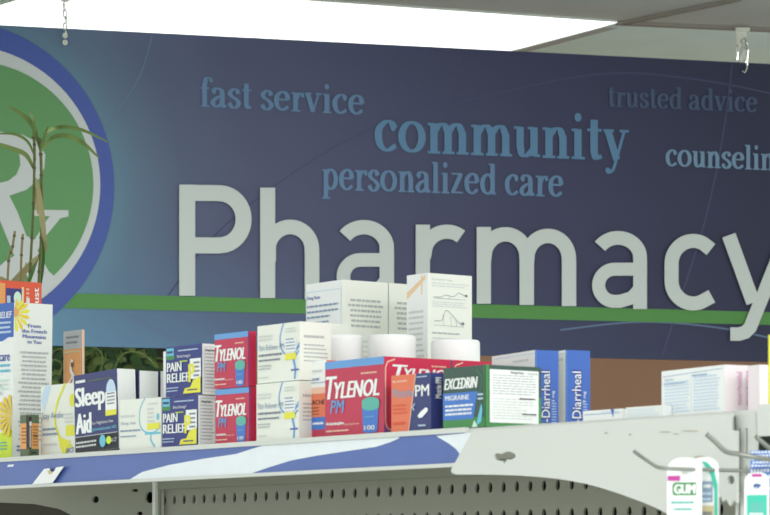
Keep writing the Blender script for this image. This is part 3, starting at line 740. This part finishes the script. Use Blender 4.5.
# --- big red PM
def artbig(f, s):
    arttyl(True)(f, Face(MB(), Vector(), Vector((1,0,0)), Vector((0,0,1)), Vector((0,1,0))))
    artr(Face(MB(), Vector(), Vector((1,0,0)), Vector((0,0,1)), Vector((0,1,0))), s)
big = carton('medicine_carton', 325.2, 384, 451, 356.2, .014, None, ('red', 'crimson', 'crimson'), artbig, 'large red carton with sky blue top band and green-capped bottle picture', 'box')
red1 = big
# next one continues behind it along the same line
wd, dp, h = red1['dims']
red2 = red1.copy(); COL.objects.link(red2); red2.matrix_world = Matrix.Translation(B * (dp + .002)) @ red1.matrix_world; red2['label'] = 'red carton whose top edge shows behind the dark green carton'
# --- orange and navy PM
def art(f, s):
    f.rect(.5, 0, 1, 1, 'navy'); f.poly([(0, 0), (.44, 0), (.62, 1), (0, 1)], 'orange'); f.line([(.44, 0), (.62, 1)], .02, 'peach')
    f.text('Motrin', .05, .60, .54, .76, 'greyblue', .02); f.lines(.04, .86, .12, .92, 1, 'peach', .6); f.lines(.14, .86, .42, .92, 1, 'peach'); f.text('PM', .62, .60, .96, .80, 'white', .02); f.lines(.05, .3, .42, .5, 3, 'redorange', .35); f.lines(.05, .1, .4, .2, 1, 'redorange')
    f.poly([(.68, .26), (.72, .22), (.80, .23), (.93, .33), (.94, .38), (.88, .40), (.76, .33)], 'white'); f.line(cat([(.62, .48), (.56, .42), (.6, .36)], 4), .02, 'lightblue')
    f.lines(.7, .06, .9, .12, 1, 'lightblue'); f.lines(.66, .92, .95, .96, 1, 'lightblue')
    s.text('Motrin PM', .2, .56, .5, .92, 'white', .02, rot=1)
carton('medicine_carton', 391.6, 431.2, 443, 372.5, .008, None, ('navy', 'navy2', 'navy'), art, 'small orange and navy carton showing a white tablet, in front of the red cartons', 'box', yaw=2, depth=.028)
# --- dark green headache carton
def art(f, s):
    f.rect(0, 0, 1, .16, 'green'); f.poly([(0, .14), (.72, .14), (.82, .58), (0, .58)], 'blue'); f.text('EXCEDRIN', .04, .64, .82, .82, 'white', .04, .25)
    f.text('MIGRAINE', .06, .46, .62, .54, 'white', .03); f.lines(.06, .20, .74, .40, 3, 'white', .5, .9); f.line(cat([(.80, .92), (.92, .80), (.9, .6), (.82, .55)], 5), .012, 'green'); f.line([(.985, 0), (.985, 1)], .02, 'green')
    f.poly([(.80, .02), (.86, .22), (.92, .38), (.95, .28), (.92, .08)], 'cyan'); f.poly([(.70, .0), (.76, .12), (.84, .0)], 'mint'); f.lines(.84, .42, .97, .56, 2, 'lightblue')
    s.rect(0, 0, 1, .09, 'green'); s.rect(0, 0, .06, 1, 'green'); s.rect(.95, 0, 1, .5, 'green'); s.rect(.07, .07, .95, .93, 'white')
    s.lines(.12, .52, .92, .86, 8, 'grayink', .35, .9); s.lines(.12, .12, .92, .48, 8, 'paleink', .35, .6); s.text('Drug Facts', .45, .86, .68, .91, 'black', .02); s.text('(continued)', .75, .86, .92, .9, 'grayink'); s.lines(.6, .45, .92, .49, 1, 'black', .5); s.lines(.65, .2, .92, .24, 1, 'black', .5)
carton('medicine_carton', 443.3, 485.5, 541, 364.5, .008, None, ('dgreen', 'dgreen', 'dgreen'), art, 'dark green and blue carton with a white panel on its side, at the shelf corner', 'box')
# --- blue anti-diarrheal cartons
def art(f, s):
    f.lines(.5, .86, .9, .92, 1, 'paleink'); f.line([(.05, .96), (.98, .96)], .01, 'lightblue')
    s.rect(0, 0, 1, 1, 'royal'); s.text('ti-Diarrheal', .26, .02, .66, .74, 'navy2', .09, rot=1); s.text('ti-Diarrheal', .27, .022, .63, .74, 'white', .0, rot=1); s.text('2 mg', .70, .36, .84, .50, 'white', .0, rot=1); s.lines(.7, .06, .9, .36, 9, 'lightblue', .3)
    s.line([(.04, 0), (.04, 1)], .006, 'sky')
d1 = carton('medicine_carton', 492, 535, 558.5, 350, .11, None, ('white', 'royal', 'white'), art, 'white carton with blue end, left of two beside the dark green carton', 'box', 'white cartons with blue ends', yaw=-12)
carton('medicine_carton', 548, 565.5, 590, 350, .11 + d1['dims'][1] + .012, None, ('white', 'royal', 'white'), art, 'white carton with blue end, right of two, next to the brown wall', 'box', 'white cartons with blue ends', yaw=-12)
# --- low white cartons lying behind the bracket
def art(f, s):
    f.line([(.04, .72), (.96, .72)], .05, 'blueink'); f.lines(.5, .76, .95, .9, 1, 'lightblue'); f.poly([(.72, 1), (.80, 1), (.78, .4)], 'royal')
carton('medicine_carton', 583, 622, 640, 408.5, .07, None, ('white', 'white', 'white'), art, 'low white carton lying flat with a blue mark, right of the blue ended cartons', 'box')
def art(f, s): f.lines(.05, .2, .9, .85, 5, 'lightblue', .3)
carton('medicine_carton', 626, 663, 672, 405, .05, None, ('offwhite', 'white', 'white'), art, 'low white carton lying flat, left of the pink and white cartons', 'box')
# --- suppository cartons
def art(f, s):
    f.rect(0, 0, 1, 1, 'lightblue') if False else None
    f.line([(.02, .88), (.97, .93)], .012, 'blueink'); f.lines(.05, .1, .46, .78, 10, 'lightblue', .45); f.lines(.52, .1, .94, .84, 11, 'lightblue', .45)
    f.text('Drug Facts', .06, .78, .2, .83, 'blueink'); f.lines(.04, .7, .45, .74, 1, 'blueink'); f.lines(.5, .82, .75, .87, 1, 'blueink', .5); f.line([(.49, .1), (.49, .85)], .006, 'blueink')
    s.rect(0, 0, 1, 1, 'pink'); s.rect(.02, 0, .95, 1, 'offwhite') if False else None
    s.text('morrhoidal', .36, .2, .52, .86, 'magenta', .0, rot=1); s.text('ppositories', .62, .2, .80, .90, 'magenta', .0, rot=1)
carton('medicine_carton', 661.6, 724.5, 757.5, 364.6, .05, None, ('white', 'pink', 'white'), art, 'pink and white carton with purple lettering up its end, behind the bracket', 'box', 'pink and white cartons', yaw=-8)
carton('medicine_carton', 748, 759.5, 792, 364.6, .056, None, ('pink', 'pink', 'white'), none, 'pink and white carton cut by the right edge of the view', 'box', 'pink and white cartons', yaw=-8)
def art(f, s): f.rect(.2, .1, .8, .9, 'white')
carton('medicine_carton', 768.3, 800, 806, 332, .0, None, ('yellow', 'yellow', 'yellow'), art, 'yellow carton edge at the far right of the top shelf', 'box')
# --- tall white cartons at the back
def art(f, s):
    f.frame(.03, .02, .97, .95, .004, 'lightblue')
    f.text('Drug Facts', .05, .90, .4, .925, 'inkblue', .02)
    for v in (.72, .58, .5): f.line([(.04, v), (.96, v)], .008, 'greyblue')
    f.lines(.05, .75, .95, .88, 4, 'greyblue', .35, .5); f.lines(.05, .60, .9, .70, 3, 'paleink', .35); f.lines(.05, .1, .9, .48, 10, 'paleink', .35)
    s.lines(.12, .72, .9, .9, 6, 'grayink', .45, .8, True); s.lines(.14, .1, .9, .66, 19, 'paleink', .45, .9, True)
tw = carton('medicine_carton', 306, 342.3, 387.8, 279.6, .24, None, ('white', 'cream', 'offwhite'), art, 'tall white carton with blue-lined facts panel, left of the tall cartons', 'box', 'tall white cartons')
place = tw.copy(); COL.objects.link(place); place.matrix_world = Matrix.Translation(B * (tw['dims'][1] + .002)) @ tw.matrix_world
place['label'] = 'tall white carton in the middle of the tall cartons, mostly hidden'
def art(f, s):
    f.rect(0, 0, 1, 1, 'white') ; f.poly([(0, .90), (.9, .99), (.9, .965), (.0, .86)], 'orangepale'); f.rect(.70, .88, .76, .99, 'orangepale'); f.lines(.1, .1, .85, .8, 22, 'paleink', .4)
    s = Face(s.b, s.O + s.U * .4, s.R, s.U * .6, s.N)
    s.text('Positions for using', .10, .93, .55, .955, 'grayink', .01); s.lines(.1, .87, .95, .92, 2, 'paleink'); s.lines(.1, .68, .9, .74, 3, 'paleink'); s.lines(.1, .42, .8, .45, 1, 'grayink', .5); s.lines(.1, .32, .9, .4, 3, 'paleink')
    s.line(cat([(.12, .775), (.3, .78), (.4, .80), (.55, .79), (.62, .80), (.7, .83), (.8, .81), (.88, .80)], 4), .004, 'ink'); s.line(cat([(.12, .765), (.4, .765), (.6, .765), (.85, .765)], 3), .003, 'ink'); s.line([(.5, .79), (.46, .765), (.56, .765)], .003, 'ink'); s.ell(.86, .805, .035, .012, 'ink')
    s.line(cat([(.14, .55), (.3, .555), (.36, .62), (.42, .655), (.55, .61), (.68, .55), (.78, .53)], 4), .004, 'ink'); s.line(cat([(.36, .62), (.34, .56), (.36, .51)], 3), .003, 'ink'); s.line([(.50, .60), (.52, .51)], .003, 'ink'); s.line([(.62, .575), (.64, .51)], .003, 'ink'); s.line([(.12, .508), (.8, .505)], .003, 'ink'); s.ell(.78, .535, .03, .015, 'ink')
carton('medicine_carton', 407, 427.5, 471.8, 272.8, .28, None, ('white', 'cream', 'cream'), art, 'tall white carton with line drawings of a person exercising, tallest on the shelf', 'box', yaw=0)

# --- wide white bottles behind the red cartons
def bottle(x, wpx, yt, s, label):
    c = on(x, HY, s); z = c.y; r = wpx * z / F / 2; top = H + (HY - yt) * z / F
    h = top - SHZ; c.z = SHZ + .001
    e = empty('medicine_bottle', c, label=label, cat='bottle', group='white capped bottles')
    m = mat('bottle_white', (244, 246, 246), .35, var=.01)
    b = MB(); b.lathe([(r*.92, 0), (r*.95, .004), (r*.95, h*.62), (r*.8, h*.70), (r*.8, h*.74)], c, m); b.build('bottle_body', e, smooth=True)
    b = MB(); b.lathe([(r*.98, h*.72), (r, h*.73), (r, h*.955), (r*.985, h*.985), (r*.93, h)], c, m, 48); b.build('cap', e, smooth=True)
bottle(340.5, 44, 336.5, .125, 'white bottle cap left of three, above the large red and blue carton')
bottle(392, 48, 336.5, .172, 'white bottle cap in the middle, in front of the tall cartons')
bottle(455.5, 49, 341.5, .235, 'white bottle cap at right, below the tallest white carton')

# ------------------------------------------------------------------ hooks and hanging packs at right
m_wire = mat('hook_wire', (150, 152, 146), .35, metal=.7)
def hook(pts, r, label):
    b = MB(); q = cat([tuple(on(*p)) for p in pts], 5); b.tube(q, r, m_wire, 10)
    b.build('peg_hook', origin=on(*pts[-1]), smooth=True, label=label, cat='hook', group='metal peg hooks')
hook([(634.3, 451.5, -.175), (645, 459, -.16), (655.5, 466, -.148), (662, 468, -.14), (672, 468.8, -.13), (700, 469.6, -.10), (750, 471, -.045), (786, 472, -.0085)], .0017, 'metal hook with upturned tip, leftmost, threading the white toothbrush card')
hook([(707, 434.5, -.155), (714, 440.5, -.148), (722, 448.5, -.14), (728, 452.3, -.132), (738, 454, -.12), (766, 459, -.09), (800, 463, -.01)], .0022, 'metal hook with upturned tip above the other hooks, empty')
hook([(756, 436.5, -.15), (762, 442, -.143), (772, 449.5, -.13), (782, 452, -.12), (830, 456, -.0)], .0020, 'metal hook cut by the right edge of the view')
b = MB(); 
plate([(778, 434), (850, 430), (850, 560), (778, 560)], [], -.004, .004, m_wm, 'hook_panel')
def card(x, ytop_, wpx, s, yaw, label, style):
    c = on(x, ytop_, s); k = c.y / F; wd = wpx * k; hh = .17
    e1 = Vector((math.cos(math.radians(yaw)), math.sin(math.radians(yaw)), 0)); n = Vector((e1.y, -e1.x, 0))
    top = Vector((c.x, c.y, c.z)); e = empty('toothbrush_pack', top, label=label, cat='toothbrush', group='hanging toothbrush packs')
    hw = wd / 2; rr = hw * .9
    out = [(-hw, -hh), (hw, -hh)] + [(hw - rr + rr*math.cos(a*math.pi/16) if a <= 8 else -hw + rr + rr*math.cos(a*math.pi/16), -rr*.8 + rr*.8*math.sin(a*math.pi/16)) for a in range(17)]
    hole = [(.0035*math.cos(a*math.pi/6), -.0125 + .0028*math.sin(a*math.pi/6)) for a in range(12)]
    vs, fs = shape2d(out, [hole], .0004)
    fn = lambda u, v, l=0: top + e1 * u + Vector((0, 0, v)) + n * (.0006 + .0002 * l)
    b = MB(); b.mesh([top + e1 * v.x + Vector((0, 0, v.y)) + n * v.z for v in vs], fs, 'white')
    fc = Face(b, fn(-hw, -hh), e1 * wd, Vector((0, 0, hh)), n)
    if style == 0:
        fc.rect(0.02, (hh-.021)/hh, .38, (hh-.0165)/hh, 'magenta')
        y0 = 1 - .034/hh; y1 = 1 - .0225/hh
        fc.poly([(.16, y0 + .012), (.20, y0), (.84, y0), (.84, y1), (.22, y1), (.16, y1 - .012)], 'green'); fc.text('GUM', .22, y0 + .008, .80, y1 - .010, 'white', .05)
        fc.lines(.12, 1 - .042/hh, .9, 1 - .039/hh, 1, 'teal', .6); fc.lines(.2, 1 - .048/hh, .8, 1 - .045/hh, 1, 'teal', .6)
    elif style == 1:
        fc.poly([(.42, .98), (.62, .97), (.85, .93), (.97, .85), (.97, .2), (.86, .2), (.86, .82), (.72, .91)], 'teal2')
        fc.rect(.10, .76, .80, .87, 'greyblue'); fc.lines(.5, .83, .75, .86, 1, 'white', .6); fc.lines(.4, .76, .78, .82, 2, 'lightblue'); fc.rect(.1, .3, .84, .74, 'tan'); fc.lines(.4, .6, .8, .72, 3, 'ink')
    else:
        fc.rect(.10, .2, .90, .88, 'teal2'); fc.rect(.25, .5, .75, .84, 'teal'); fc.rect(.3, .975, .7, .99, 'magenta'); fc.lines(.2, .6, .8, .8, 5, 'white', .25)
    b.build('card', e)
    b = MB(); cc = fn(0, 0); pz = [(.004, -.06), (.006, -.075), (.005, -.09), (.0035, -.12), (.0045, -.16)]
    b.tube([fn(0, z) + n * .006 for _, z in pz], .0045, 'teal2', 10); b.build('toothbrush', e, smooth=True)
card(710, 456.5, 20, -.095, -8, 'teal edged toothbrush pack just behind the white card', 1) if False else None
card(704, 457.0, 30, -.090, -20, 'toothbrush pack with teal edge, just behind the white card on the hook', 1)
card(684.5, 457.5, 35, -.112, -14, 'white toothbrush card with green badge, front on the left hook', 0)
# blue patterned packs
def card_blue(x, yt, s, label, hpx):
    b = MB(); c = on(x, yt, s); k = c.y / F; e1 = Vector((.98, -.2, 0)).normalized(); n = Vector((e1.y, -e1.x, 0))
    fc = Face(b, c - Vector((0, 0, hpx*k)) - e1 * 10.5 * k, e1 * 21 * k, Vector((0, 0, hpx*k)), n)
    fc.rect(0, 0, 1, 1, 'blue'); bk = [c - e1*10.5*k - Vector((0,0,hpx*k)) - n*.0008, c + e1*10.5*k - Vector((0,0,hpx*k)) - n*.0008, c + e1*10.5*k - n*.0008, c - e1*10.5*k - n*.0008]
    b.poly(bk[::-1], 'blue')
    for i in range(6):
        for j in range(5): fc.ell(.1 + i*.16 + (j % 2)*.06, .1 + j*.2, .055, .07, 'white')
    b.build('hanging_packet', origin=c, label=label, cat='packet', group='blue dotted packets')
card_blue(761, 450.5, -.075, 'blue packet with white dots, upper of two at the right edge', 17)
card_blue(760, 467.5, -.070, 'blue packet with white dots, lower, behind the white and teal pack', 30)
card(757, 472, 25, -.082, -14, 'white and teal toothbrush pack at the right edge, in front of dotted packets', 2)

# ------------------------------------------------------------------ plants behind the shelf
m_cab = mat('cabinet_dark', (58, 54, 46), .7)
PZ = 6.42
b = MB(); a0 = P(-90, HY, 6.3); a1 = P(185, HY, 6.3)
b.box((a0.x, 6.3, 0), (a1.x, 7.0, 1.5), m_cab); b.box((a0.x - .01, 6.28, 1.5), (a1.x + .01, 7.02, 1.52), mat('cabinet_top', (96, 80, 62), .6))
b.build('storage_cabinet', origin=(a0.x, 6.6, 0), label='dark storage cabinet behind the shelf carrying the potted plants', cat='cabinet')
def cab(xa, xb, z0, z1, top, name, lab, m):
    a0 = P(xa, HY, z0); a1 = P(xb, HY, z0)
    b = MB(); b.box((a0.x, z0, 0), (a1.x, z1, top), m); b.box((a0.x - .01, z0 - .01, top), (a1.x + .01, z1, top + .02), m)
    b.build(name, origin=(a0.x, z0, 0), label=lab, cat='cabinet')
cab(30, 205, 9.85, 10.35, 1.75, 'low_cabinet', 'dark cabinet behind the sign carrying the bushy plant', m_cab)
cab(20, 205, 10.40, 10.58, H + (HY - 325) * 10.4 / F, 'shade_backing', 'added dark backing for the deep shade between the leaves of the bushy plant', m_cab)  # dark box added to stand for the deep shade behind the leaves
m_pot = mat('pot_clay', (150, 92, 66), .7)
m_stem = mat('cane_green', (100, 108, 66), .8, scale=60, var=.3); m_stem2 = mat('cane_tan', (140, 128, 88), .8, scale=60, var=.25)
m_leafa = mat('leaf_olive', (106, 128, 72), .85, var=.15); m_leafb = mat('leaf_dry', (164, 158, 116), .85, var=.1); m_leafc = mat('leaf_green', (76, 112, 60), .5, var=.2)
m_leafd = mat('leaf_deep', (58, 88, 52), .45, var=.3, scale=12); m_leafe = mat('leaf_pale', (118, 138, 80), .8, var=.2)
def leaf(b, pts, wd, m, fold=.25):
    q = cat(pts, 6); N = len(q); up = Vector((0, 0, 1)); L = []; C = []; R = []
    for i, p in enumerate(q):
        t = (q[min(N-1, i+1)] - q[max(0, i-1)]).normalized(); s = t.cross(Vector((0, 1, 0)));
        s = s.normalized() if s.length > .05 else Vector((1, 0, 0))
        f = i / (N - 1); ww = wd * (math.sin(math.pi * (f * .92 + .04)) ** .7) / 2
        L.append(p + s * ww + Vector((0, -ww * fold, 0))); R.append(p - s * ww + Vector((0, -ww * fold, 0))); C.append(p)
    vs = L + C + R; fs = []
    for i in range(N-1): fs += [(i, i+1, N+i+1, N+i), (N+i, N+i+1, 2*N+i+1, 2*N+i)]
    b.mesh(vs, fs, m)
def pot(b, c, r, h): b.lathe([(r*.7, 0), (r*.95, h*.85), (r*1.05, h*.86), (r*1.05, h), (r*.9, h), (r*.85, h*.9)], c, m_pot, 24)
pc = P(24, HY, PZ); pc.z = 1.5215
cane = empty('potted_cane_plant', pc, label='thin potted cane plant with arching leaves in front of the green emblem', cat='plant')
b = MB(); pot(b, pc, .10, .17); b.build('pot', cane, smooth=True)
q = lambda x, y, dz=0: P(x, y, PZ + dz)
for pts, m, r in (([(27, 420), (28, 300), (29.5, 280), (33, 215), (34.5, 150), (33, 136)], m_stem, 1.3), ([(36, 420), (38, 300), (39, 280), (42, 215), (41, 160), (40, 138)], m_stem, 1.5),
               ([(4, 420), (8, 272), (12, 250), (15, 231)], m_stem2, 1.2), ([(18, 420), (21, 268), (23, 234)], m_stem2, 1.2)):
    b = MB(); pp = cat([tuple(q(*p)) for p in [(20 + (pts[0][0]-20)*.6, 440)] + pts[0:]], 6)
    b.tube(pp, r * PZ / F, m, 8)
    for i in range(4, len(pp) - 1, 3):
        d = (pp[i+1] - pp[i]).normalized() * .002; b.tube([pp[i] - d, pp[i] + d], r * 1.35 * PZ / F, mat('cane_node', (92, 84, 60), .6), 8)
    b.build('cane', cane, smooth=True)
LV = [([(40,150),(34,128),(24,116),(8,106)], 5, m_leafa), ([(40,152),(46,134),(60,127),(82,130),(108,142)], 4, m_leafa), ([(41,152),(52,138),(68,136),(84,144),(99,158)], 5, m_leafa),
      ([(36,160),(28,142),(14,134),(-4,134)], 3, m_leafa), ([(34,170),(26,155),(10,148),(-4,143)], 5, m_leafe), ([(36,178),(40,200),(43,225),(46,252)], 6, m_leafb), ([(33,140),(34,122),(30,112)], 3, m_leafa),
      ([(42,150),(44,138),(48,126)], 3, m_leafa), ([(40,290),(43,260),(42,238)], 4, m_leafc), ([(5,290),(20,276),(38,256)], 7, m_leafb), ([(28,286),(32,272),(39,254)], 4.5, m_leafc), ([(20,292),(10,284),(-4,276)], 6, m_leafb), ([(30,290),(25,278),(26,262)], 3, m_leafb), ([(38,215),(36,200),(36,185)], 3, m_leafb)]
for pts, wd, m in LV:
    b = MB(); leaf(b, [tuple(q(x, y, random.uniform(-.04, .04))) for x, y in pts], wd * PZ / F, m); b.build('leaf', cane, smooth=True)
# bushy plant
PZ = 10.1
pc2 = P(108, HY, PZ); pc2.z = 1.7715
bush = empty('potted_leafy_plant', pc2, label='bushy dark green potted plant showing under the left of the sign', cat='plant')
b = MB(); pot(b, pc2, .12, .14); b.build('pot', bush, smooth=True)
b = MB(); b2 = MB(); b3 = MB()
for i in range(340):
    x = random.uniform(50, 172); y = random.uniform(334, 412); dz = random.uniform(-.12, .12)
    c = q(x, y, dz); a = random.uniform(0, 2*math.pi); L = random.uniform(10, 20) * PZ / F
    d = Vector((math.cos(a), random.uniform(-.6, .6), random.uniform(-.9, .5))).normalized()
    tgt = random.choice((b, b, b2, b3)) if i % 9 else b3
    leaf(tgt, [tuple(c), tuple(c + d * L * .5 + Vector((0, 0, .008))), tuple(c + d * L + Vector((0, 0, -.012)))], random.uniform(6, 10) * PZ / F, (m_leafd, m_leafc, m_leafe)[0 if tgt is b else 1 if tgt is b2 else 2])
b.build('foliage', bush, smooth=True); b2.build('foliage', bush, smooth=True); b3.build('foliage', bush, smooth=True)
b = MB()
for i in range(14):
    x = random.uniform(52, 165); y = random.uniform(346, 375)
    b.tube(cat([tuple(q(108 + random.uniform(-15, 15), 430)), tuple(q((108 + x)/2, 365 + random.uniform(-20, 10))), tuple(q(x, y))], 6), .0022, m_leafe, 6)
for pts in ([(50, 350), (60, 346), (64, 352), (66, 380)], [(82, 345), (92, 344), (102, 352), (100, 372), (94, 390)], [(50, 358), (56, 357), (62, 362), (60, 372)], [(112, 372), (122, 352), (140, 350), (155, 362)]):
    b.tube(cat([tuple(q(x, y + 3, -.15)) for x, y in pts], 6), .0025, m_leafe, 6)
b.build('stems', bush, smooth=True)
for o in list(bpy.data.objects):
    if 'dims' in o: del o['dims']
